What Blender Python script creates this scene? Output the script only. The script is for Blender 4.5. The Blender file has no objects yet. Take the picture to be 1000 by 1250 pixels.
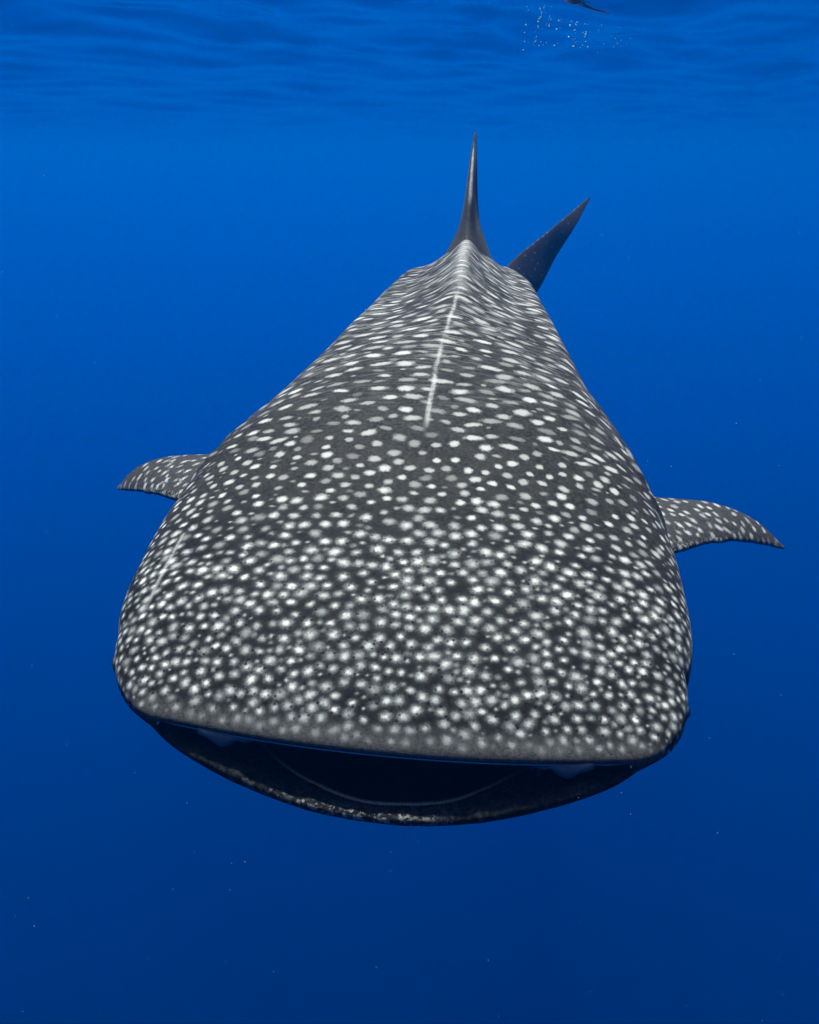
import bpy, math, random
import numpy as np
from mathutils import Vector

# ------------------------------------------------------------------ camera, sky, sun, exposure
scene = bpy.context.scene
SEA = 0.0                       # height of the sea surface
CAM = (0.0, 0.0, -0.48)         # the diver floats just under it
cam_data = bpy.data.cameras.new('camera')
cam_data.sensor_fit = 'VERTICAL'; cam_data.sensor_height = 24.0
cam_data.lens = 24.0 * 1200 / 1250
cam_data.clip_start = 0.02; cam_data.clip_end = 2000.0
cam = bpy.data.objects.new('camera', cam_data)
scene.collection.objects.link(cam)
cam.location = CAM
cam.rotation_euler = (math.radians(90 - 20), 0, 0)
scene.camera = cam

SUN_EL, SUN_AZ = 72.0, 346.0    # degrees; azimuth clockwise from +Y: high sun, a little beyond the shark and to its right flank
world = bpy.data.worlds.new('World'); scene.world = world; world.use_nodes = True
wn = world.node_tree
sky = wn.nodes.new('ShaderNodeTexSky'); sky.sky_type = 'NISHITA'; sky.sun_disc = False
sky.sun_elevation = math.radians(SUN_EL); sky.sun_rotation = math.radians(SUN_AZ)
wn.nodes['Background'].inputs['Strength'].default_value = 0.08
wn.links.new(sky.outputs[0], wn.nodes['Background'].inputs['Color'])

sun_data = bpy.data.lights.new('sun', 'SUN'); sun_data.energy = 5.0
sun_data.angle = math.radians(4.0); sun_data.color = (1.0, 1.0, 0.90)
sun = bpy.data.objects.new('sun', sun_data); scene.collection.objects.link(sun)
e, a = math.radians(SUN_EL), math.radians(SUN_AZ)
sdir = Vector((math.sin(a) * math.cos(e), math.cos(a) * math.cos(e), math.sin(e)))
sun.rotation_euler = sdir.to_track_quat('Z', 'Y').to_euler()

scene.view_settings.view_transform = 'Standard'; scene.view_settings.look = 'None'
scene.view_settings.exposure = 0.93; scene.view_settings.gamma = 1.0
scene.view_settings.use_curve_mapping = False
scene.render.engine = 'CYCLES'
cy = scene.cycles
cy.max_bounces = 5; cy.volume_bounces = 1; cy.diffuse_bounces = 2; cy.glossy_bounces = 3
cy.use_adaptive_sampling = True; cy.adaptive_threshold = 0.02
cy.transparent_max_bounces = 8; cy.caustics_reflective = False; cy.caustics_refractive = False
cy.use_denoising = True
try: cy.denoiser = 'OPENIMAGEDENOISE'
except Exception: pass

rng = np.random.default_rng(7)
random.seed(7)

# ------------------------------------------------------------------ helpers
class G:
    """small node-graph writer"""
    def __init__(self, name):
        self.m = bpy.data.materials.new(name); self.m.use_nodes = True
        self.t = self.m.node_tree; self.t.nodes.clear()
        self.out = self.t.nodes.new('ShaderNodeOutputMaterial')
    def n(self, kind, **kw):
        nd = self.t.nodes.new(kind)
        for k, v in kw.items():
            if hasattr(nd, k): setattr(nd, k, v)
        return nd
    def put(self, sock, v):
        if hasattr(v, 'is_output'): self.t.links.new(v, sock)
        else:
            try: sock.default_value = v
            except Exception: sock.default_value = (v, v, v, 1)
    def math(self, op, a, b=0.0, c=0.0, clamp=False):
        nd = self.n('ShaderNodeMath', operation=op); nd.use_clamp = clamp
        for i, v in enumerate((a, b, c)): self.put(nd.inputs[i], v)
        return nd.outputs[0]
    def smooth(self, v, lo, hi, o0=0.0, o1=1.0):
        nd = self.n('ShaderNodeMapRange', interpolation_type='SMOOTHSTEP')
        for i, x in enumerate((v, lo, hi, o0, o1)): self.put(nd.inputs[i], x)
        return nd.outputs[0]
    def mix(self, f, a, b, blend='MIX'):
        nd = self.n('ShaderNodeMix', data_type='RGBA', blend_type=blend)
        self.put(nd.inputs[0], f)
        for s, v in ((nd.inputs[6], a), (nd.inputs[7], b)):
            if hasattr(v, 'is_output'): self.t.links.new(v, s)
            else: s.default_value = (*v, 1) if isinstance(v, tuple) else (v, v, v, 1)
        return nd.outputs[2]
    def attr(self, name):
        nd = self.n('ShaderNodeAttribute'); nd.attribute_name = name
        return nd.outputs['Fac'], nd.outputs['Vector']
    def noise(self, vec, scale, detail=3.0, rough=0.55, dist=0.0):
        nd = self.n('ShaderNodeTexNoise')
        self.put(nd.inputs['Scale'], scale); self.put(nd.inputs['Detail'], detail)
        self.put(nd.inputs['Roughness'], rough); self.put(nd.inputs['Distortion'], dist)
        if vec is not None: self.t.links.new(vec, nd.inputs['Vector'])
        return nd.outputs[0], nd.outputs[1]
    def scale(self, vec, s):
        nd = self.n('ShaderNodeVectorMath', operation='MULTIPLY'); self.t.links.new(vec, nd.inputs[0])
        nd.inputs[1].default_value = s
        return nd.outputs[0]

def mesh_object(name, verts, faces, mat, parent=None, smooth=True):
    me = bpy.data.meshes.new(name)
    verts = np.asarray(verts, np.float32).reshape(-1, 3)
    faces = np.asarray(faces, np.int32)
    if faces.ndim == 2:
        k = faces.shape[1]; nf = len(faces)
        me.vertices.add(len(verts)); me.vertices.foreach_set('co', verts.ravel())
        me.loops.add(nf * k); me.loops.foreach_set('vertex_index', faces.ravel())
        me.polygons.add(nf); me.polygons.foreach_set('loop_start', np.arange(0, nf * k, k, dtype=np.int32))
        me.update(calc_edges=True); me.validate()
    if smooth: me.polygons.foreach_set('use_smooth', np.ones(len(me.polygons), bool))
    me.materials.append(mat)
    o = bpy.data.objects.new(name, me); scene.collection.objects.link(o)
    if parent is not None: o.parent = parent
    return o

def put_attr(o, name, arr):
    at = o.data.attributes.new(name, 'FLOAT', 'POINT')
    at.data.foreach_set('value', np.asarray(arr, np.float32).ravel())

def put_vec(o, name, arr):
    at = o.data.attributes.new(name, 'FLOAT_VECTOR', 'POINT')
    at.data.foreach_set('vector', np.asarray(arr, np.float32).ravel())

def grid_faces(nr, nc, wrap):
    i = np.arange(nr - 1)[:, None]; j = np.arange(nc if wrap else nc - 1)[None]
    j2 = (j + 1) % nc
    f = np.stack([i * nc + j + 0 * i, i * nc + j2, (i + 1) * nc + j2, (i + 1) * nc + j], -1)
    return f.reshape(-1, 4)

def tag(o, label=None, cat=None, group=None, kind=None):
    if label: o['label'] = label
    if cat: o['category'] = cat
    if group: o['group'] = group
    if kind: o['kind'] = kind
    return o

def pchip(xs, ys, x):
    """monotone cubic interpolation"""
    xs = np.asarray(xs, float); ys = np.asarray(ys, float); x = np.asarray(x, float)
    h = np.diff(xs); d = np.diff(ys) / h
    m = np.zeros_like(ys)
    for i in range(1, len(xs) - 1):
        if d[i - 1] * d[i] > 0:
            w1 = 2 * h[i] + h[i - 1]; w2 = h[i] + 2 * h[i - 1]
            m[i] = (w1 + w2) / (w1 / d[i - 1] + w2 / d[i])
    m[0] = d[0]; m[-1] = d[-1]
    k = np.clip(np.searchsorted(xs, x) - 1, 0, len(xs) - 2)
    t = np.clip((x - xs[k]) / h[k], 0, 1); hh = h[k]
    return ((2*t**3 - 3*t**2 + 1) * ys[k] + (t**3 - 2*t**2 + t) * hh * m[k]
            + (-2*t**3 + 3*t**2) * ys[k + 1] + (t**3 - t**2) * hh * m[k + 1])

def sstep(a, b, x):
    t = np.clip((np.asarray(x, float) - a) / (b - a), 0, 1)
    return t * t * (3 - 2 * t)

# stations along the shark, metres behind the lip: half width, back height, belly, height of the widest line, sideways bend
KS = [0.0, 0.35, 0.6, 0.9, 1.3, 1.7, 2.2, 2.8, 3.3, 4.0, 4.8, 5.4, 5.8]
KW = [0.540, 0.7275, 0.7638, 0.776, 0.7196, 0.625, 0.5023, 0.3996, 0.3105, 0.2279, 0.165, 0.12, 0.09]
KT = [-0.012, 0.160, 0.23, 0.30, 0.419, 0.4621, 0.4891, 0.4860, 0.4120, 0.24, 0.02, -0.12, -0.20]
KB = [-0.162, -0.185, -0.27, -0.37, -0.49, -0.55, -0.57, -0.56, -0.52, -0.46, -0.40, -0.39, -0.40]
KZ = [-0.045, -0.03, -0.03, -0.035, -0.05, -0.06, -0.06, -0.05, -0.06, -0.12, -0.19, -0.26, -0.30]
KX = [-0.0350, -0.0540, -0.0553, -0.0598, -0.052, -0.037, -0.0244, -0.0266, -0.0226, 0.0, 0.07, 0.12, 0.15]

def sec(s):
    """w, ztop, zbot, zside, cx at station s (array), with the blunt rounded snout"""
    w = pchip(KS, KW, s); zt = pchip(KS, KT, s); zb = pchip(KS, KB, s)
    zs = pchip(KS, KZ, s); cx = pchip(KS, KX, s)
    q = np.clip(s / 0.30, 0, 1)
    w = np.where(s < 0.30, KW[0] + (pchip(KS, KW, 0.30) - KW[0]) * np.sqrt(np.maximum(1 - (1 - q)**2, 0))**0.85, w)
    zt = zt + 0.040 * (np.sqrt(np.maximum(1 - (1 - np.clip(s / 0.16, 0, 1))**2, 0))) * np.exp(-s / 0.5)
    return w, zt, zb, zs, cx

def bump(x, c, sg):
    return np.exp(-((x - c) / sg)**2)

def body_point(s, th):
    """outer skin; th in radians, 0 = image right side, pi/2 = back, -pi/2 = belly"""
    w, zt, zb, zs, cx = sec(s)
    c = np.cos(th); sn = np.sin(th)
    # superellipse exponents: boxy snout, rounder body
    pu = pchip([0, 0.12, 0.5, 1.2, 2.2, 3.0, 5.8], [0.30, 0.55, 0.72, 0.86, 0.90, 0.92, 1.0], s)
    pd = pchip([0, 0.3, 1.2, 5.8], [0.80, 0.85, 0.9, 1.0], s)
    p = np.where(sn >= 0, pu, pd)
    px = np.where(sn >= 0, pchip([0, .3, 1.2, 5.8], [0.9, 0.9, 0.95, 1.0], s), 1.0 + 0 * s)
    x = w * np.sign(c) * np.abs(c)**px
    kj = 1 - sstep(0.1, 0.9, s)                      # the lower jaw narrows quickly below the corners of the mouth
    x = np.where(sn < 0, x * (1 - kj + kj * (0.78 + 0.22 * np.abs(c)**5)), x)
    f = np.abs(sn)**p
    z = np.where(sn >= 0, zs + (zt - zs) * f, zs - (zs - zb) * f)
    tuck = 0.44 * sstep(-0.02, 0.05, s) * (1 - sstep(0.5, 1.2, s))
    x = np.where(sn < 0, x * (1 - tuck * np.abs(sn)**0.32), x)
    # keel along the back and the ridges along each flank
    deg = np.degrees(th)
    a_k = 0.050 * sstep(1.3, 2.4, s) * (1 - sstep(3.4, 4.5, s))
    a_r = 0.050 * sstep(1.2, 2.3, s) * (1 - sstep(4.5, 6.0, s))
    up = np.clip(sn, 0, 1)
    z = z + a_k * bump(deg, 90, 7) + 0.8 * a_k * bump(deg, 90, 24) * sstep(1.9, 2.7, s) - 0.022 * sstep(1.4, 2.4, s) * (bump(deg, 68, 13) + bump(deg, 112, 13)) * (1 - sstep(3.6, 5, s))
    for cc in (47.0, 133.0):
        g = bump(deg, cc, 9.5) * a_r
        x = x + g * c * 0.8; z = z + g * sn * 0.8
    for cc in (16.0, 164.0):
        g = bump(deg, cc, 6.0) * a_r * 0.7
        x = x + g * c; z = z + g * sn
    # snout outline seen from above: almost straight, falling back towards the corners of the mouth
    bow = 0.058 * np.abs(x / 0.53)**2.2 * (1 - sstep(0.0, 0.5, s))
    y = s + bow
    # jaw: the lower lip stands a little forward of the upper
    y = y - 0.048 * np.clip(-sn, 0, 1) * (1 - sstep(0.0, 0.35, s))
    return np.stack([x + cx, y, z], -1)

# ------------------------------------------------------------------ the sea surface, seen from below
def build_surface():
    nr, na = 450, 900
    r = 0.25 * (450 / 0.25) ** (np.linspace(0, 1, nr))
    ang = np.linspace(0, 2 * np.pi, na, endpoint=False)
    R_, A_ = np.meshgrid(r, ang, indexing='ij')
    X = R_ * np.sin(A_); Y = R_ * np.cos(A_)
    step = np.maximum(R_ * (2 * np.pi / na), R_ * math.log(450 / 0.25) / nr)
    Z = np.zeros_like(X)
    wr = np.random.default_rng(21)
    for k in range(70):
        lam = 0.11 * (2.6 / 0.11) ** wr.random()
        th = math.radians(-62) + wr.normal(0, 0.55)
        amp = 0.0029 * lam ** 0.85 * wr.uniform(0.5, 1.3)
        ph = wr.uniform(0, 2 * np.pi)
        fade = 1 - sstep(lam / 4.5, lam / 2.2, step)
        q = (X * math.sin(th) + Y * math.cos(th)) * 2 * np.pi / lam + ph
        q = q + 0.5 * np.sin((X * math.cos(th) - Y * math.sin(th)) * 2 * np.pi / (lam * 2.7) + ph * 3)
        Z += fade * amp * (np.sin(q) + 0.22 * np.cos(2 * q))
    V = np.stack([X, Y, SEA + Z], -1).reshape(-1, 3)
    f = grid_faces(nr, na, True)
    # close the small hole over the camera with a ring drawn to one point
    V = np.vstack([V, np.repeat([[0.0, 0.0, SEA + Z[0].mean()]], na, 0) + 1e-4 * np.stack([np.sin(ang), np.cos(ang), 0 * ang], -1)])
    j = np.arange(na); b0 = nr * na
    f = np.vstack([f, np.stack([b0 + j, b0 + (j + 1) % na, (j + 1) % na, j], -1)])
    g = G('water_surface')
    geo = g.n('ShaderNodeNewGeometry')
    n1, _ = g.noise(g.scale(geo.outputs['Position'], (1.0, 0.55, 1.0)), 9.0, 3.0, 0.5)
    n2, _ = g.noise(g.scale(geo.outputs['Position'], (1.0, 0.6, 1.0)), 2.2, 2.0, 0.5)
    hgt = g.math('ADD', g.math('MULTIPLY', n1, 0.010), g.math('MULTIPLY', n2, 0.03))
    b = g.n('ShaderNodeBump'); b.inputs['Strength'].default_value = 0.22; b.inputs['Distance'].default_value = 1.0
    g.put(b.inputs['Height'], hgt)
    fr = g.n('ShaderNodeFresnel'); fr.inputs['IOR'].default_value = 1.333
    g.t.links.new(b.outputs[0], fr.inputs['Normal'])
    gl = g.n('ShaderNodeBsdfGlossy'); gl.inputs['Roughness'].default_value = 0.03
    gl.inputs['Color'].default_value = (0.97, 0.97, 0.97, 1)
    g.t.links.new(b.outputs[0], gl.inputs['Normal'])
    tr = g.n('ShaderNodeBsdfTransparent')
    mx = g.n('ShaderNodeMixShader')
    g.t.links.new(fr.outputs[0], mx.inputs[0]); g.t.links.new(tr.outputs[0], mx.inputs[1]); g.t.links.new(gl.outputs[0], mx.inputs[2])
    g.t.links.new(mx.outputs[0], g.out.inputs['Surface'])
    o = mesh_object('water_surface', V, f, g.m)
    tag(o, 'rippled underside of the open sea surface', kind='structure')
    return o

build_surface()

# ------------------------------------------------------------------ skin of the shark
def skin_material(name='spotted_skin', fin=False):
    g = G(name)
    d, _ = g.attr('spot_distance'); v, _ = g.attr('spot_value'); hd, _ = g.attr('head_amount')
    lip, _ = g.attr('plain_lip'); und, _ = g.attr('pale_under'); line, _ = g.attr('pale_line'); mo, _ = g.attr('mouth_amount')
    _, sk = g.attr('skin_coord')
    tc = g.n('ShaderNodeTexCoord').outputs['Object']
    # ground colour: brown-grey, mottled, with a fine grain of denticles
    nA, _ = g.noise(tc, 14.0, 4.0, 0.6); nB, _ = g.noise(tc, 95.0, 4.0, 0.65); nC, _ = g.noise(tc, 420.0, 2.0, 0.6)
    base = g.mix(g.smooth(nA, 0.3, 0.7), (0.0105, 0.0102, 0.0086), (0.026, 0.025, 0.0212))
    base = g.mix(g.smooth(nB, 0.35, 0.75), base, (0.044, 0.0455, 0.042))
    base = g.mix(g.math('MULTIPLY', hd, 0.75), base, (0.0045, 0.0050, 0.0048))
    # long pale cross streaks on the back
    st, _ = g.noise(g.scale(sk, (10.0, 78.0, 1.0)), 1.0, 3.0, 0.6, 0.15)
    stm, _ = g.noise(tc, 5.0, 2.0)
    back, _ = g.attr('streak_amount')
    streak = g.math('MULTIPLY', g.smooth(st, 0.47, 0.62), g.math('MULTIPLY', back, g.smooth(stm, 0.3, 0.6)))
    base = g.mix(g.math('MULTIPLY', streak, 0.62), base, (0.27, 0.285, 0.285))
    # spots with ragged edges
    j1, _ = g.noise(tc, 130.0, 3.0, 0.7); j2, _ = g.noise(tc, 48.0, 2.0, 0.6)
    jag = g.math('ADD', g.math('ADD', g.math('MULTIPLY', g.math('SUBTRACT', nC, 0.5), 0.9), g.math('MULTIPLY', g.math('SUBTRACT', j1, 0.5), 1.0)), g.math('MULTIPLY', g.math('SUBTRACT', j2, 0.5), 0.9))
    dd = g.math('ADD', d, jag)
    hard = g.smooth(dd, 0.52, 1.32, 1.0, 0.0)
    soft = g.math('ADD', g.smooth(dd, 0.60, 1.45, 0.84, 0.0), g.smooth(dd, 0.9, 2.2, 0.16, 0.0))
    core = g.smooth(dd, 0.10, 0.95, 1.0, 0.0)
    hv = g.math('MULTIPLY', hard, v)
    halo = g.math('MULTIPLY', soft, g.math('MULTIPLY', hd, g.smooth(v, 0.0, 0.6, 0.45, 1.0)))
    col = g.mix(halo, base, (0.115, 0.126, 0.126))
    cv = g.math('MULTIPLY', core, v)
    body_spot = g.math('MULTIPLY', hv, g.math('SUBTRACT', 1.0, hd))
    head_spot = g.math('MULTIPLY', g.math('POWER', cv, 1.2), hd)
    col = g.mix(g.math('ADD', body_spot, head_spot, clamp=True), col, g.mix(hd, g.mix(j1, (0.34, 0.352, 0.354), (0.48, 0.49, 0.49)), (0.58, 0.605, 0.60)))  # head spots painted brighter to offset shading on the forward-facing head
    # black pepper flecks over the head
    vo = g.n('ShaderNodeTexVoronoi'); g.t.links.new(tc, vo.inputs['Vector']); vo.inputs['Scale'].default_value = 58.0
    vm, _ = g.noise(tc, 7.0, 2.0)
    fl = g.math('MULTIPLY', g.smooth(g.math('ADD', vo.outputs['Distance'], g.math('MULTIPLY', g.math('SUBTRACT', nC, 0.5), 0.2)), 0.15, 0.27, 1.0, 0.0), g.math('MULTIPLY', g.math('MULTIPLY', hd, g.math('SUBTRACT', 1.0, g.math('MULTIPLY', core, 0.75))), g.smooth(vm, 0.28, 0.5)))
    col = g.mix(g.math('MULTIPLY', fl, 0.9), col, (0.006, 0.006, 0.0065))
    # plain grey band above the lip, pale line along the keel, pale underside
    w0, _ = g.noise(tc, 26.0, 4.0, 0.7)
    grey = g.mix(g.smooth(g.math('ADD', g.math('MULTIPLY', nB, 0.6), g.math('MULTIPLY', nC, 0.4)), 0.3, 0.7), (0.045, 0.044, 0.042), (0.15, 0.15, 0.145))
    col = g.mix(g.math('MULTIPLY', lip, 0.78), col, grey)
    col = g.mix(g.math('MULTIPLY', line, g.math('MULTIPLY', g.smooth(nB, 0.25, 0.55), g.smooth(nA, 0.30, 0.52, 0.25, 1.0))), col, (0.46, 0.475, 0.48))
    col = g.mix(und, col, (0.80, 0.82, 0.82))
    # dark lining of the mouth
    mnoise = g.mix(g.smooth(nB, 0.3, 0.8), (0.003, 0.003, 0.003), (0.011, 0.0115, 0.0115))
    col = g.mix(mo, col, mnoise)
    jaw, _ = g.attr('jaw_amount'); worn, _ = g.attr('worn_edge')
    jc = g.mix(g.math('MULTIPLY', g.smooth(nB, 0.38, 0.62), g.smooth(w0, 0.35, 0.62)), (0.010, 0.0103, 0.0098), (0.050, 0.0515, 0.049))
    col = g.mix(jaw, col, jc)
    w1, _ = g.noise(tc, 60.0, 4.0, 0.7)
    wmask = g.math('MULTIPLY', worn, g.smooth(w1, 0.50, 0.60))
    col = g.mix(wmask, col, (0.30, 0.31, 0.295))
    w2, _ = g.noise(g.scale(tc, (1.0, 1.0, 1.0)), 29.0, 3.0, 0.7, 0.5)
    col = g.mix(g.math('MULTIPLY', worn, g.smooth(w2, 0.58, 0.64)), col, (0.008, 0.008, 0.009))
    # grain
    col = g.mix(0.28, col, g.mix(nC, (0.25, 0.25, 0.25), (0.75, 0.75, 0.75)), 'OVERLAY')
    p = g.n('ShaderNodeBsdfPrincipled')
    g.t.links.new(col, p.inputs['Base Color'])
    p.inputs['Roughness'].default_value = 0.55; p.inputs['Specular IOR Level'].default_value = 0.02
    p.inputs['Sheen Weight'].default_value = 0.06; p.inputs['Sheen Roughness'].default_value = 0.22; p.inputs['Sheen Tint'].default_value = (0.85, 1.0, 1.0, 1)
    bp = g.n('ShaderNodeBump'); bp.inputs['Strength'].default_value = 0.35; bp.inputs['Distance'].default_value = 0.004
    g.put(bp.inputs['Height'], g.math('ADD', g.math('MULTIPLY', nB, 0.6), g.math('MULTIPLY', nC, 0.5)))
    g.t.links.new(bp.outputs[0], p.inputs['Normal'])
    g.t.links.new(p.outputs[0], g.out.inputs['Surface'])
    return g.m

SKIN = skin_material()

def plain(name, col, rough=0.5, spec=0.3, var=0.4, sc=60.0):
    g = G(name)
    tc = g.n('ShaderNodeTexCoord').outputs['Object']
    n, _ = g.noise(tc, sc, 4.0, 0.6)
    c = g.mix(n, tuple(x * (1 - var) for x in col), tuple(min(1, x * (1 + var)) for x in col))
    p = g.n('ShaderNodeBsdfPrincipled'); g.t.links.new(c, p.inputs['Base Color'])
    p.inputs['Roughness'].default_value = rough; p.inputs['Specular IOR Level'].default_value = spec
    g.t.links.new(p.outputs[0], g.out.inputs['Surface'])
    return g.m

def throw_spots(P, area, spacing, allowed, n_try, keep, rfac, rows=None):
    """blue-noise spots picked from the surface points; keep = spots that already exist"""
    idx = np.flatnonzero(allowed.ravel())
    wgt = (area.ravel()[idx] / spacing.ravel()[idx]**2); wgt = wgt / wgt.sum()
    cand = rng.choice(idx, size=n_try, p=wgt)
    pts = np.zeros((n_try + len(keep), 3)); rad = np.zeros(n_try + len(keep)); n = len(keep)
    for q, (ix, r0) in enumerate(keep): pts[q] = P.reshape(-1, 3)[ix]; rad[q] = r0
    Pf = P.reshape(-1, 3); sf = spacing.ravel()
    res = []
    if rows is not None:                            # the spots lie in loose cross rows
        ph = rows.ravel()[cand]; ph = np.abs(ph - np.round(ph))
        cand = cand[ph < 0.24]
    for ix in cand:
        p = Pf[ix]; s = sf[ix] * rfac
        if n:
            dv = pts[:n] - p
            d2 = (dv * dv).sum(1)
            lim = (rad[:n] + s) * 0.5
            if (d2 < lim * lim).any(): continue
        pts[n] = p; rad[n] = s; n += 1
        res.append((ix, s))
    return res

def spot_field(P, spots, wrap):
    """distance (in spot radii) and value of the nearest spot for every grid point"""
    nr, nc = P.shape[:2]
    D = np.full((nr, nc), 3.0); V = np.zeros((nr, nc))
    dI = np.gradient(P, axis=0); dJ = np.gradient(P, axis=1)
    lI = np.linalg.norm(dI, axis=-1) + 1e-9; lJ = np.linalg.norm(dJ, axis=-1) + 1e-9
    for ix, ra, rb, ang, val in spots:
        i0, j0 = divmod(ix, nc)
        reach = 2.2 * max(ra, rb)
        ki = int(min(reach / lI[i0, j0] + 2, 90)); kj = int(min(reach / lJ[i0, j0] + 2, 160))
        ii = np.arange(max(0, i0 - ki), min(nr, i0 + ki + 1))
        jj = np.arange(j0 - kj, j0 + kj + 1)
        jj = jj % nc if wrap else jj[(jj >= 0) & (jj < nc)]
        if wrap and len(jj) > nc: jj = np.arange(nc)
        tI = dI[i0, j0] / lI[i0, j0]; tJ = dJ[i0, j0]; tJ = tJ - tI * (tJ @ tI); tJ = tJ / (np.linalg.norm(tJ) + 1e-9)
        nn = np.cross(tI, tJ)
        ca, sa = math.cos(ang), math.sin(ang)
        sub = np.ix_(ii, jj)
        dv = P[sub] - P[i0, j0]
        u = dv @ tJ; w = dv @ tI; h = dv @ nn
        a = (u * ca + w * sa) / ra; b = (-u * sa + w * ca) / rb
        d = np.sqrt(a * a + b * b + (h / max(ra, rb))**2 * 0.3)
        cur = D[sub]; m = d < cur
        cur[m] = d[m]; D[sub] = cur
        cv = V[sub]; cv[m] = val; V[sub] = cv
    return D, V

def cell_area(P):
    a = np.linalg.norm(np.cross(np.gradient(P, axis=0), np.gradient(P, axis=1)), axis=-1)
    return a

# ------------------------------------------------------------------ the whale shark
shark = bpy.data.objects.new('whale_shark', None); scene.collection.objects.link(shark)
shark.location = (-0.014, 1.84, -1.708)
shark.rotation_euler = (math.radians(6.19), math.radians(2.5), math.radians(-5.5))
tag(shark, 'huge grey whale shark with white spots swimming head-on with mouth ajar', 'whale shark')

SPACING = [0.029, 0.029, 0.032, 0.041, 0.053, 0.074, 0.084, 0.072, 0.08]
def build_body():
    # angles round the body: dense over the back
    th = np.concatenate([np.linspace(-8, 188, 500, endpoint=False), np.linspace(188, 352, 120, endpoint=False)])
    th = np.radians(th); nc = len(th)
    s_back = np.linspace(5.8, 3.4, 70, endpoint=False)
    s_mid = np.linspace(3.4, 1.3, 250, endpoint=False)
    s_head = np.linspace(1.3, 0.10, 290, endpoint=False)
    s_snout = 0.10 * (1 - np.linspace(0, 1, 50))**1.7
    S = np.concatenate([s_back, s_mid, s_head, s_snout])
    SS = np.repeat(S[:, None], nc, 1); TT = np.repeat(th[None], len(S), 0)
    P = body_point(SS, TT)
    deg = np.degrees(TT)
    # folds over the gill slits and the flesh above the fins
    for side in (0, 1):
        dd = deg if side == 0 else 180 - deg
        dd = np.where(dd > 180, dd - 360, dd)
        for k, sg in enumerate((1.12, 1.25, 1.38, 1.51, 1.64)):
            gr = np.exp(-((SS - sg - 0.0022 * (dd - 5)) / 0.022)**2) * sstep(-32, -20, dd) * (1 - sstep(22, 36, dd))
            fo = np.exp(-((SS - sg + 0.035 - 0.0022 * (dd - 5)) / 0.035)**2) * sstep(-32, -20, dd) * (1 - sstep(24, 40, dd))
            nx = np.cos(TT); P[..., 0] += (-0.028 * gr + 0.015 * fo) * np.sign(nx); P[..., 2] += (-0.010 * gr + 0.006 * fo)
    # gentle unevenness of the flesh
    X, Y, Z = P[..., 0].copy(), P[..., 1].copy(), P[..., 2].copy()
    P[..., 2] += 0.004 * np.sin(7 * X + 5 * Y + 1) * np.sin(9 * Y - 4 * X) * sstep(0.1, 0.5, SS)
    nout = len(S)
    # lip, then the lining of the mouth
    rim = P[-1]
    c, sn = np.cos(th), np.sin(th)
    up = np.clip(sn, 0, 1); dn = np.clip(-sn, 0, 1)
    rl = np.where(sn >= 0, 0.009, 0.014) * (0.35 + 0.65 * np.minimum(1, np.abs(sn) * 3))
    lx = rim[:, 0]
    rl = rl * np.where(sn < 0, 1 + 0.09 * np.sin(31 * lx + 1) + 0.06 * np.sin(67 * lx + 2) + 0.05 * np.sin(113 * lx), 1)
    inw = np.stack([-0.5 * c * np.abs(c), np.zeros(nc), -np.sign(sn) * np.minimum(1, np.abs(sn) * 2.5)], -1)
    rows = []; depth = []
    for ph in np.radians([20, 40, 60, 80, 100, 120, 140, 160, 180]):
        q = rim + inw * (rl * (1 - math.cos(ph)))[:, None]
        q[:, 1] += -rl * math.sin(ph)
        qu = rim + inw * (rl * 1.6 * math.sin(ph * 0.5))[:, None]      # the upper lip rolls straight under
        qu[:, 1] += rl * 1.6 * (1 - math.cos(ph * 0.5))
        wu = sstep(0.0, 0.12, sn)[:, None]
        rows.append(q * (1 - wu) + qu * wu); depth.append(0.0)
    inner = rows[-1].copy()
    thr = np.stack([0.30 * c - 0.04, np.full(nc, 0.85), -0.06 + 0.05 * sn], -1)
    for k, t in enumerate(np.linspace(0, 1, 42)[1:]):
        yy = inner[:, 1] + t * (0.85 - inner[:, 1])
        sag = np.sin(np.pi * min(1, t * 1.35))
        q = inner + (thr - inner) * (t**1.25)
        q[:, 1] = yy
        q[:, 2] += sag * (0.05 * up - 0.050 * dn)
        rows.append(q); depth.append(t)
    rows = np.stack(rows); allP = np.concatenate([P, rows], 0)
    nr = len(allP)
    # closing points at the tail and the throat
    V = allP.reshape(-1, 3)
    f = grid_faces(nr, nc, True)
    tail_c = len(V); throat_c = tail_c + 1
    V = np.vstack([V, P[0].mean(0)[None], rows[-1].mean(0)[None]])
    o = mesh_object('body', V, f, SKIN, shark)
    # caps
    import bmesh
    bm = bmesh.new(); bm.from_mesh(o.data); bm.verts.ensure_lookup_table()
    for j in range(nc):
        k = (j + 1) % nc
        bm.faces.new((bm.verts[k], bm.verts[j], bm.verts[tail_c])).smooth = True
        bm.faces.new((bm.verts[(nr - 1) * nc + j], bm.verts[(nr - 1) * nc + k], bm.verts[throat_c])).smooth = True
    bmesh.ops.recalc_face_normals(bm, faces=bm.faces)
    bm.to_mesh(o.data); bm.free()

    # --- the pattern of the skin
    dg = np.where(deg > 270, deg - 360, deg)
    spacing = pchip([0, 0.05, 0.3, 0.6, 0.9, 1.3, 1.8, 3.0, 5.8], SPACING, SS)
    spacing = spacing * (0.80 + 0.20 * np.clip(np.sin(np.radians(np.clip(dg, 0, 180))), 0, 1))
    allowed = (dg > -38) & (dg < 218) & (SS > 0.012)
    area = cell_area(P)
    ks = np.linspace(0, 5.8, 600); kk = 1.0 + 0.55 * sstep(0.55, 1.2, ks)
    yy = np.concatenate([[0], np.cumsum(0.5 * (kk[1:] + kk[:-1]) * np.diff(ks))])
    Q = P.copy(); Q[..., 1] = np.interp(P[..., 1], ks, yy)
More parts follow.
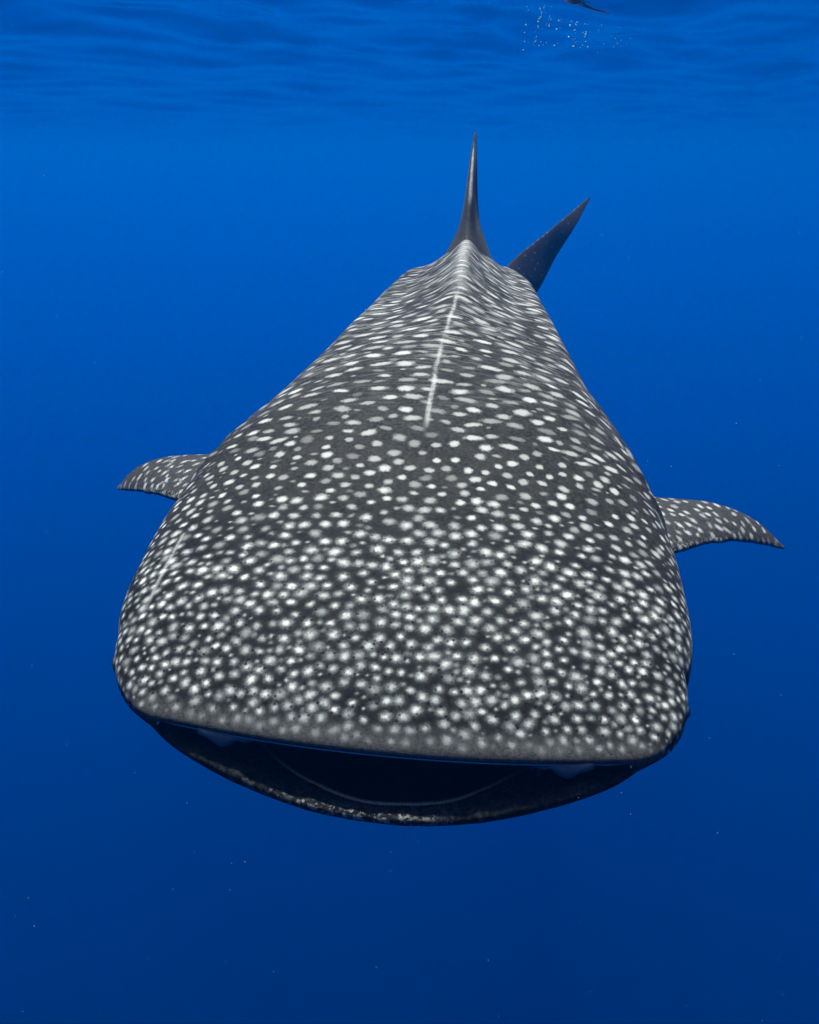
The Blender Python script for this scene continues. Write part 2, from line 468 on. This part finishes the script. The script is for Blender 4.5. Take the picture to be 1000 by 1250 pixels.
    s0 = pchip([0, 0.05, 0.3, 0.6, 0.9, 1.3, 1.8, 3.0, 5.8], SPACING, ks)
    rowc = np.concatenate([[0], np.cumsum((kk / (s0 * 0.86))[1:] * np.diff(ks))])
    rowp = np.interp(SS, ks, rowc) + 0.22 * np.sin(P[..., 0] * 6 + 1.3) + 0.25 * np.sin(P[..., 0] * 15 + SS * 4)
    rowp = np.where(SS < 0.25, np.round(rowp), rowp)
    big = throw_spots(Q, area, spacing, allowed, 90000, [], 0.93, rowp)
    small = throw_spots(Q, area, spacing, allowed, 16000, big, 0.55)
    spots = []
    Sf = SS.ravel()
    for ix, s in big:
        sp = spacing.ravel()[ix]; sv = Sf[ix]
        hd = 1 - sstep(0.35, 0.95, sv)
        r = sp * rng.uniform(0.19, 0.31) * (1.0 + 0.62 * hd)
        el = rng.uniform(0.95, 1.35) if sv < 1.0 else rng.uniform(1.5, 2.8) + 1.6 * sstep(1.3, 2.4, sv) * rng.random()
        spots.append((ix, r * math.sqrt(el), r / math.sqrt(el), rng.normal(0, 0.16 + 0.2 * hd), rng.uniform(0.5, 1.0) if rng.random() < 0.75 else rng.uniform(0.25, 0.55)))
    for ix, s in small:
        sp = spacing.ravel()[ix]; sv = Sf[ix]
        hd = 1 - sstep(0.35, 0.95, sv)
        r = sp * rng.uniform(0.10, 0.20) * (1 + 0.4 * hd)
        el = rng.uniform(1.0, 1.3 + 1.3 * (1 - hd)) + 1.6 * sstep(1.3, 2.4, sv) * rng.random()
        spots.append((ix, r * math.sqrt(el), r / math.sqrt(el), rng.normal(0, 0.2), rng.uniform(0.12, 0.55)))
    D, Vv = spot_field(P, spots, True)
    pad = lambda A, fill: np.concatenate([np.concatenate([A, np.full((nr - nout, nc), fill)], 0).ravel(), [fill, fill]])
    put_attr(o, 'spot_distance', pad(D, 3.0)); put_attr(o, 'spot_value', pad(Vv, 0.0))
    head = (1 - sstep(0.40, 0.95, SS)) 
    put_attr(o, 'head_amount', pad(head, 0.0))
    put_attr(o, 'streak_amount', pad(sstep(0.9, 1.9, SS), 0.0))
    upm = (dg > 0) & (dg < 180)
    front = np.sqrt(np.maximum(SS, 0))
    lipm = (1 - sstep(0.0, 0.058, SS + 0.02 * np.clip(np.abs(P[..., 0]) - 0.3, 0, 1))) * sstep(-2, 3, dg) * (1 - sstep(177, 182, dg))
    put_attr(o, 'plain_lip', pad(lipm, 0.0))
    und = 1 - sstep(-48, -30, np.where(dg > 90, 180 - dg, dg))
    und = und * sstep(0.3, 0.6, SS)
    lip_under = np.zeros((nr - nout, nc)); lip_under[1:12] = 0.95 * (sn > 0.02)[None]
    und_all = np.concatenate([np.concatenate([und, lip_under], 0).ravel(), [0, 0]])
    put_attr(o, 'pale_under', und_all)
    # broken pale line along the keel, and an old scratch on the right-hand side of the shark's head
    off = (P[..., 0] - pchip(KS, KX, SS))
    wob = 0.004 * np.sin(SS * 7) + 0.0015 * np.sin(SS * 31)
    ln = 0.80 * np.exp(-((off - wob) / 0.0060)**2) * np.maximum(sstep(1.02, 1.10, SS) * (1 - 0.7 * sstep(1.48, 1.56, SS)) * (1 - sstep(2.1, 2.4, SS)), sstep(1.64, 1.70, SS) * (1 - sstep(1.94, 2.05, SS)))
    ln = np.maximum(ln, 0.45 * np.exp(-((off - wob) / 0.03)**2) * sstep(1.9, 2.3, SS))
    a0 = np.array([P[..., 0], P[..., 1]])
    sc = np.zeros_like(SS)
    q0, q1 = np.array([-0.685, 0.34]), np.array([-0.675, 0.62])
    ab = q1 - q0
    tt = np.clip(((P[..., 0] - q0[0]) * ab[0] + (P[..., 1] - q0[1]) * ab[1]) / (ab @ ab), 0, 1)
    dist = np.hypot(P[..., 0] - q0[0] - tt * ab[0], P[..., 1] - q0[1] - tt * ab[1])
    sc = np.exp(-(dist / 0.0055)**2) * (P[..., 2] > 0.0)
    put_attr(o, 'pale_line', pad(np.clip(ln + sc * 0.5, 0, 1), 0.0))
    # mouth lining, and the bare lower jaw
    jw = (np.clip(-sn, 0, 1) > 0.02)[None] * (1 - sstep(0.25, 0.6, SS)) * (dg < 0.0).astype(float) if False else sstep(3, 8, np.where(dg > 90, dg - 180, -dg)) * (1 - sstep(0.03, 0.12, SS))
    dep = np.array(depth)[:, None]
    ridge_t = tooth_t(c)[None]
    lowm = (sn < -0.01)[None].astype(float)
    jaw_in = lowm * (1 - sstep(ridge_t * 0.92, ridge_t * 1.05, dep))
    jaw_in = jaw_in * (0.35 + 0.65 * np.exp(-(rim[:, 0] / 0.36)**2))[None]  # painted light: lip lit at its centre, colour dims towards the mouth corners
    jaw_all = np.concatenate([np.concatenate([jw, jaw_in], 0).ravel(), [0, 0]])
    put_attr(o, 'jaw_amount', jaw_all)
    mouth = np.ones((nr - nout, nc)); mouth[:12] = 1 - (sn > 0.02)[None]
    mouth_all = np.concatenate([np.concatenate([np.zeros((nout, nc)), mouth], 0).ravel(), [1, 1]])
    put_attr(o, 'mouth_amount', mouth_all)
    worn_in = np.zeros((nr - nout, nc)); cen = np.exp(-((rim[:, 0] + 0.10) / 0.20)**2)
    worn_in[:8] = (cen * (sn < -0.1))[None]
    worn_out = np.zeros((nout, nc)); worn_out[-14:] = (cen * (sn < -0.1))[None]
    put_attr(o, 'worn_edge', np.concatenate([np.concatenate([worn_out, worn_in], 0).ravel(), [0, 0]]))
    # skin coordinates: arc length across, distance along
    seg = np.linalg.norm(np.diff(P, axis=1), axis=-1); arc = np.concatenate([np.zeros((nout, 1)), np.cumsum(seg, 1)], 1)
    mid = arc[:, np.argmin(np.abs(th - np.pi / 2))][:, None]
    arc = arc - mid
    sc3 = np.stack([arc, SS, 0 * SS], -1)
    sc3 = np.concatenate([sc3, np.zeros((nr - nout, nc, 3))], 0).reshape(-1, 3); sc3 = np.vstack([sc3, np.zeros((2, 3))])
    put_vec(o, 'skin_coord', sc3)
    return o, P, rows, depth, th

def tooth_t(c):
    """how far into the mouth the tooth band lies, as a share of the mouth's depth"""
    return 0.036 + 0.19 * np.abs(c)**2.2

body, BP, MOUTH, DEPTH, TH = build_body()

# ---- fins: ribs of (leading edge, trailing edge, thickness), skinned with an aerofoil section
def build_fin(name, ribs, nspan, nchord, spacing, roots, edge_wear=0.0, round_le=0.5, pale=0.0, dim=1.0):
    k = np.linspace(0, 1, len(ribs)); t = np.linspace(0, 1, nspan)
    le = np.stack([pchip(k, [r[0][i] for r in ribs], t) for i in range(3)], -1)
    te = np.stack([pchip(k, [r[1][i] for r in ribs], t) for i in range(3)], -1)
    th_ = pchip(k, [r[2] for r in ribs], t)
    half = nchord // 2
    u = 0.5 - 0.5 * np.cos(np.linspace(0, np.pi, half + 1))
    af = u**round_le * (1 - u)**0.85; af = af / af.max()
    ch = np.concatenate([u, u[-2:0:-1]]); sg = np.concatenate([af, -af[-2:0:-1]])
    span = np.gradient(0.5 * (le + te), axis=0); chord = te - le
    nrm = np.cross(chord, span); nrm /= np.linalg.norm(nrm, axis=1)[:, None] + 1e-9
    P = le[:, None] + chord[:, None] * ch[None, :, None] + nrm[:, None] * (th_[:, None] * sg[None])[..., None]
    if edge_wear:
        fr = np.random.default_rng(len(ribs) + nspan)
        w = np.convolve(fr.normal(0, 1, nspan), np.ones(5) / 5, 'same') * edge_wear
        m = sstep(0.75, 1.0, 1 - ch)[None]
        P = P + (chord / (np.linalg.norm(chord, axis=1)[:, None] + 1e-9))[:, None] * (w[:, None] * m)[..., None]
    nc = P.shape[1]
    V = P.reshape(-1, 3); f = grid_faces(nspan, nc, True)
    tip = len(V); V = np.vstack([V, P[-1].mean(0)[None]])
    j = np.arange(nc)
    o = mesh_object(name, V, f, SKIN, shark)
    import bmesh
    bm = bmesh.new(); bm.from_mesh(o.data); bm.verts.ensure_lookup_table()
    for q in range(nc):
        bm.faces.new((bm.verts[(nspan - 1) * nc + q], bm.verts[(nspan - 1) * nc + (q + 1) % nc], bm.verts[tip])).smooth = True
    bmesh.ops.recalc_face_normals(bm, faces=bm.faces); bm.to_mesh(o.data); bm.free()
    if spacing:
        sp = np.full(P.shape[:2], spacing)
        big = throw_spots(P, cell_area(P) + 1e-12, sp, np.ones(P.shape[:2], bool), 4000, [], 0.95)
        spots = [(ix, dim * spacing * rng.uniform(0.30, 0.52), dim * spacing * rng.uniform(0.24, 0.34), rng.normal(0, 0.3), dim * rng.uniform(0.45, 1.0)) for ix, s in big]
        D, Vv = spot_field(P, spots, True)
    else:
        D = np.full(P.shape[:2], 3.0); Vv = 0 * D
    tt = np.repeat(t[:, None], nc, 1); cc = np.repeat(ch[None], nspan, 0)
    Vv = Vv * (1 - 0.7 * sstep(0.80, 1.0, tt))
    ex = lambda A, f_=0.0: np.concatenate([A.ravel(), [f_]])
    put_attr(o, 'spot_distance', ex(D, 3.0)); put_attr(o, 'spot_value', ex(Vv))
    for nm in ('head_amount', 'mouth_amount', 'jaw_amount', 'pale_under'):
        put_attr(o, nm, np.zeros(len(V)))
    put_attr(o, 'plain_lip', np.full(len(V), 0.30 if (dim < 1 or pale < 0) else 0.22))
    put_attr(o, 'streak_amount', ex(np.full_like(D, pale)))
    edge = np.minimum(cc, 1 - cc) if False else cc
    put_attr(o, 'worn_edge', ex((1 - sstep(0.02, 0.085, cc)) * (1.0 if edge_wear else 0.0) * sstep(0.1, 0.3, tt)))
    put_attr(o, 'pale_line', ex(np.exp(-(cc / 0.02)**2) * sstep(0.55, 0.66, tt) * (1 - sstep(0.85, 0.95, tt)) * 0.8 if pale < 0 else np.zeros_like(D)))
    put_vec(o, 'skin_coord', np.vstack([np.stack([cc, tt, 0 * cc], -1).reshape(-1, 3), [[0, 0, 0]]]))
    return o

# first dorsal fin: flared foot melting into the back
bx = -0.026
build_fin('dorsal_fin', [
    ((bx, 2.52, 0.40), (bx, 3.55, 0.34), 0.150),
    ((bx, 2.70, 0.525), (bx, 3.52, 0.46), 0.088),
    ((bx - 0.002, 2.82, 0.605), (bx - 0.002, 3.46, 0.55), 0.050),
    ((bx - 0.004, 2.94, 0.72), (bx - 0.004, 3.42, 0.66), 0.030),
    ((bx - 0.008, 3.10, 0.86), (bx - 0.008, 3.42, 0.80), 0.018),
    ((bx - 0.012, 3.30, 0.975), (bx - 0.012, 3.43, 0.955), 0.005)], 70, 60, 0.0, True, pale=-1)
# left and right pectoral fins
build_fin('pectoral_fin', [
    ((-0.50, 1.10, -0.05), (-0.50, 1.80, -0.06), 0.060),
    ((-0.80, 1.24, -0.07), (-0.80, 1.86, -0.13), 0.045),
    ((-0.95, 1.38, -0.122), (-0.95, 1.86, -0.145), 0.034),
    ((-1.167, 1.65, -0.235), (-1.17, 1.91, -0.195), 0.022),
    ((-1.30, 1.81, -0.312), (-1.328, 1.955, -0.28), 0.014),
    ((-1.410, 1.945, -0.378), (-1.416, 1.97, -0.374), 0.004)], 90, 120, 0.043, True, edge_wear=0.006)
build_fin('pectoral_fin', [
    ((0.45, 1.10, -0.10), (0.45, 1.80, -0.14), 0.060),
    ((0.64, 1.22, -0.145), (0.64, 1.85, -0.185), 0.045),
    ((0.79, 1.37, -0.182), (0.79, 1.86, -0.196), 0.034),
    ((1.023, 1.65, -0.262), (1.0, 1.91, -0.222), 0.022),
    ((1.218, 1.85, -0.360), (1.216, 1.97, -0.312), 0.014),
    ((1.362, 1.972, -0.438), (1.365, 1.99, -0.434), 0.004)], 90, 120, 0.043, True, edge_wear=0.006)
# tail fin: the long upper lobe leaning over in the stroke, and the short lower one
build_fin('caudal_fin', [
    ((0.09, 5.10, -0.28), (0.16, 5.70, -0.42), 0.060),
    ((0.10, 5.50, -0.242), (0.30, 5.72, -0.48), 0.030),
    ((0.191, 5.75, -0.152), (0.412, 5.82, -0.377), 0.014),
    ((0.482, 6.15, 0.036), (0.550, 6.10, -0.150), 0.009),
    ((0.662, 6.38, 0.155), (0.700, 6.33, 0.070), 0.005),
    ((0.787, 6.52, 0.246), (0.790, 6.51, 0.232), 0.002)], 90, 80, 0.055, True, dim=0.5)
build_fin('lower_caudal_fin', [
    ((0.10, 5.25, -0.34), (0.17, 5.85, -0.33), 0.05),
    ((0.05, 5.55, -0.55), (0.10, 5.90, -0.50), 0.03),
    ((-0.04, 5.85, -0.78), (-0.02, 5.95, -0.74), 0.006)], 30, 40, 0.0, True)

# ---- band of tiny teeth along the lower jaw
def build_teeth():
    low = np.flatnonzero((np.sin(TH) < -0.10))
    low = low[np.argsort(MOUTH[9, low, 0])]
    c = np.cos(TH[low]); tt = tooth_t(c)
    dep = np.array(DEPTH)
    k = np.interp(tt, dep[8:], np.arange(8, len(dep)))
    k0 = np.floor(k).astype(int); fr = (k - k0)[:, None]
    path = MOUTH[k0, low] * (1 - fr) + MOUTH[k0 + 1, low] * fr
    n = 520
    s = np.linspace(0, 1, len(path)); q = np.linspace(0, 1, n)
    path = np.stack([np.interp(q, s, path[:, i]) for i in range(3)], -1)
    ker = np.hanning(73)[1:-1]; ker = ker / ker.sum()
    for i in range(3):
        pd = np.pad(path[:, i], 35, mode='edge'); path[:, i] = np.convolve(pd, ker, 'valid')
    ring = []
    m = 10
    fade = np.minimum(1, np.minimum(q, 1 - q) * 8)
    for i in range(n):
        tooth = 0.0024 * (i % 2) + 0.0010 * math.sin(i * 1.7)
        r = 0.0027 * (0.4 + 0.6 * fade[i])
        for a in range(m):
            al = 2 * math.pi * a / m
            rr = r + (tooth * fade[i] if math.sin(al) > 0 else 0)
            ring.append((path[i, 0], path[i, 1] + rr * 1.5 * math.cos(al), path[i, 2] + 0.001 + rr * math.sin(al)))
    o = mesh_object('tooth_band', np.array(ring), grid_faces(n, m, True), plain('tooth_band', (0.16, 0.165, 0.17), 0.4, 0.4, 0.8, 160), shark)
    o['label'] = 'thin pale ribbed band of tiny teeth along lower jaw'
    return o
build_teeth()

# ---- nostril flaps hanging from the upper lip, and the eyes
NOSE = plain('nostril_skin', (0.16, 0.19, 0.20), 0.55, 0.25, 0.5, 90)
def build_nostril(x, sgn):
    j = np.argmin(np.hypot(BP[-1, :, 0] - x, (np.sin(TH) < 0) * 10))
    c0 = BP[-1, j]
    n, m = 24, 14
    V = []
    for i in range(n):
        t = i / (n - 1)
        xx = (t - 0.5) * 0.15
        drop = 0.016 * math.sin(math.pi * t)**0.8 + 0.016 * math.exp(-((t - 0.62) / 0.13)**2) - 0.010 * math.exp(-((t - 0.36) / 0.06)**2)
        ry = 0.017 * math.sin(math.pi * t)**0.6 + 0.002
        for a in range(m):
            al = 2 * math.pi * a / m
            V.append((c0[0] + sgn * xx, c0[1] + 0.016 + ry * math.cos(al), c0[2] - 0.010 - drop * 0.5 + (drop * 0.5 + 0.010) * math.sin(al)))
    mesh_object('nostril_flap', np.array(V), grid_faces(n, m, True), NOSE, shark)
build_nostril(-0.40, -1); build_nostril(0.345, 1)

EYE = plain('eye', (0.012, 0.012, 0.014), 0.15, 0.5, 0.2, 40)
EYERING = plain('eye_ring', (0.10, 0.10, 0.10), 0.55, 0.25, 0.3, 120)
def build_eye(side):
    i = np.argmin(np.abs(BP[:, 0, 1] - 0.26)); want = 1 if side > 0 else 179
    j = np.argmin(np.abs(((np.degrees(TH) - want + 180) % 360) - 180))
    i = np.argmin(np.abs(BP[:, j, 1] - 0.26))
    c0 = BP[i, j]
    def blob(name, r, sx, off, mat, parent):
        n, m = 16, 24
        V = []
        for a in range(n):
            p = math.pi * a / (n - 1)
            for b in range(m):
                q = 2 * math.pi * b / m
                V.append((c0[0] + side * off + sx * r * math.cos(p) * side, c0[1] + r * math.sin(p) * math.cos(q), c0[2] + r * math.sin(p) * math.sin(q)))
        return mesh_object(name, np.array(V), grid_faces(n, m, True), mat, parent)
    e = blob('eye', 0.026, 0.5, -0.010, EYERING, shark)
    blob('pupil', 0.016, 0.7, -0.004, EYE, e)
build_eye(1); build_eye(-1)

# ------------------------------------------------------------------ drifting specks and bubbles
def build_specks(name, pts, rad, mat, label, cat):
    ico = np.array([(0, 0, 1), (0.894, 0, 0.447), (0.276, 0.851, 0.447), (-0.724, 0.526, 0.447), (-0.724, -0.526, 0.447), (0.276, -0.851, 0.447),
                    (0.724, 0.526, -0.447), (-0.276, 0.851, -0.447), (-0.894, 0, -0.447), (-0.276, -0.851, -0.447), (0.724, -0.526, -0.447), (0, 0, -1)])
    fc = np.array([(0,1,2),(0,2,3),(0,3,4),(0,4,5),(0,5,1),(1,6,2),(2,7,3),(3,8,4),(4,9,5),(5,10,1),(6,7,2),(7,8,3),(8,9,4),(9,10,5),(10,6,1),(11,7,6),(11,8,7),(11,9,8),(11,10,9),(11,6,10)])
    V = (pts[:, None] + ico[None] * rad[:, None, None]).reshape(-1, 3)
    F = (fc[None] + 12 * np.arange(len(pts))[:, None, None]).reshape(-1, 3)
    o = mesh_object(name, V, F, mat)
    tag(o, label, cat, kind='stuff')
    return o
n = 420
dist = 0.9 + 8 * rng.random(n)**0.8
px = rng.uniform(-0.75, 0.75, n) * dist; pz = rng.uniform(-1.15, 0.12, n) * dist
pts = np.stack([px, dist, CAM[2] + pz], -1)
pts = pts[(pts[:, 2] < -0.06)]
rad = 0.00034 * pts[:, 1] * (0.35 + 1.1 * rng.random(len(pts)) ** 2.5)
SPECK = plain('plankton', (0.40, 0.62, 0.60), 0.6, 0.2, 0.2)
build_specks('plankton', pts, rad, SPECK, 'fine pale plankton specks drifting in the blue water', 'plankton')

bt = rng.random(46) ** 1.4
bp = np.stack([0.50 + 0.42 * bt + rng.normal(0, 0.02, 46), 4.55 + rng.normal(0, 0.12, 46), -0.035 + rng.normal(0, 0.012, 46)], -1)
BUB = plain('bubble', (0.30, 0.70, 0.62), 0.3, 0.6, 0.05)
build_specks('bubbles', bp, 0.0012 + 0.0030 * rng.random(46) ** 2, BUB, 'string of tiny white bubbles just under the sea surface', 'bubbles')

# ------------------------------------------------------------------ the water itself
def build_haze():
    g = G('sea_water')
    pv = g.n('ShaderNodeVolumePrincipled')
    pv.inputs['Color'].default_value = (0.0, 0.265, 0.98, 1)
    pv.inputs['Density'].default_value = 0.020
    pv.inputs['Anisotropy'].default_value = 0.66
    pv.inputs['Absorption Color'].default_value = (0.0, 0.0, 0.0, 1)
    g.t.links.new(pv.outputs[0], g.out.inputs['Volume'])
    h, lo, hi = 470.0, -300.0, 0.6
    V = [(x, y, z) for z in (lo, hi) for y in (-h, h) for x in (-h, h)]
    F = [(0, 2, 3, 1), (4, 5, 7, 6), (0, 1, 5, 4), (2, 6, 7, 3), (0, 4, 6, 2), (1, 3, 7, 5)]
    o = mesh_object('haze', V, F, g.m, smooth=False)
    tag(o, 'clear deep blue sea water fading with distance', 'water', kind='stuff')
build_haze()
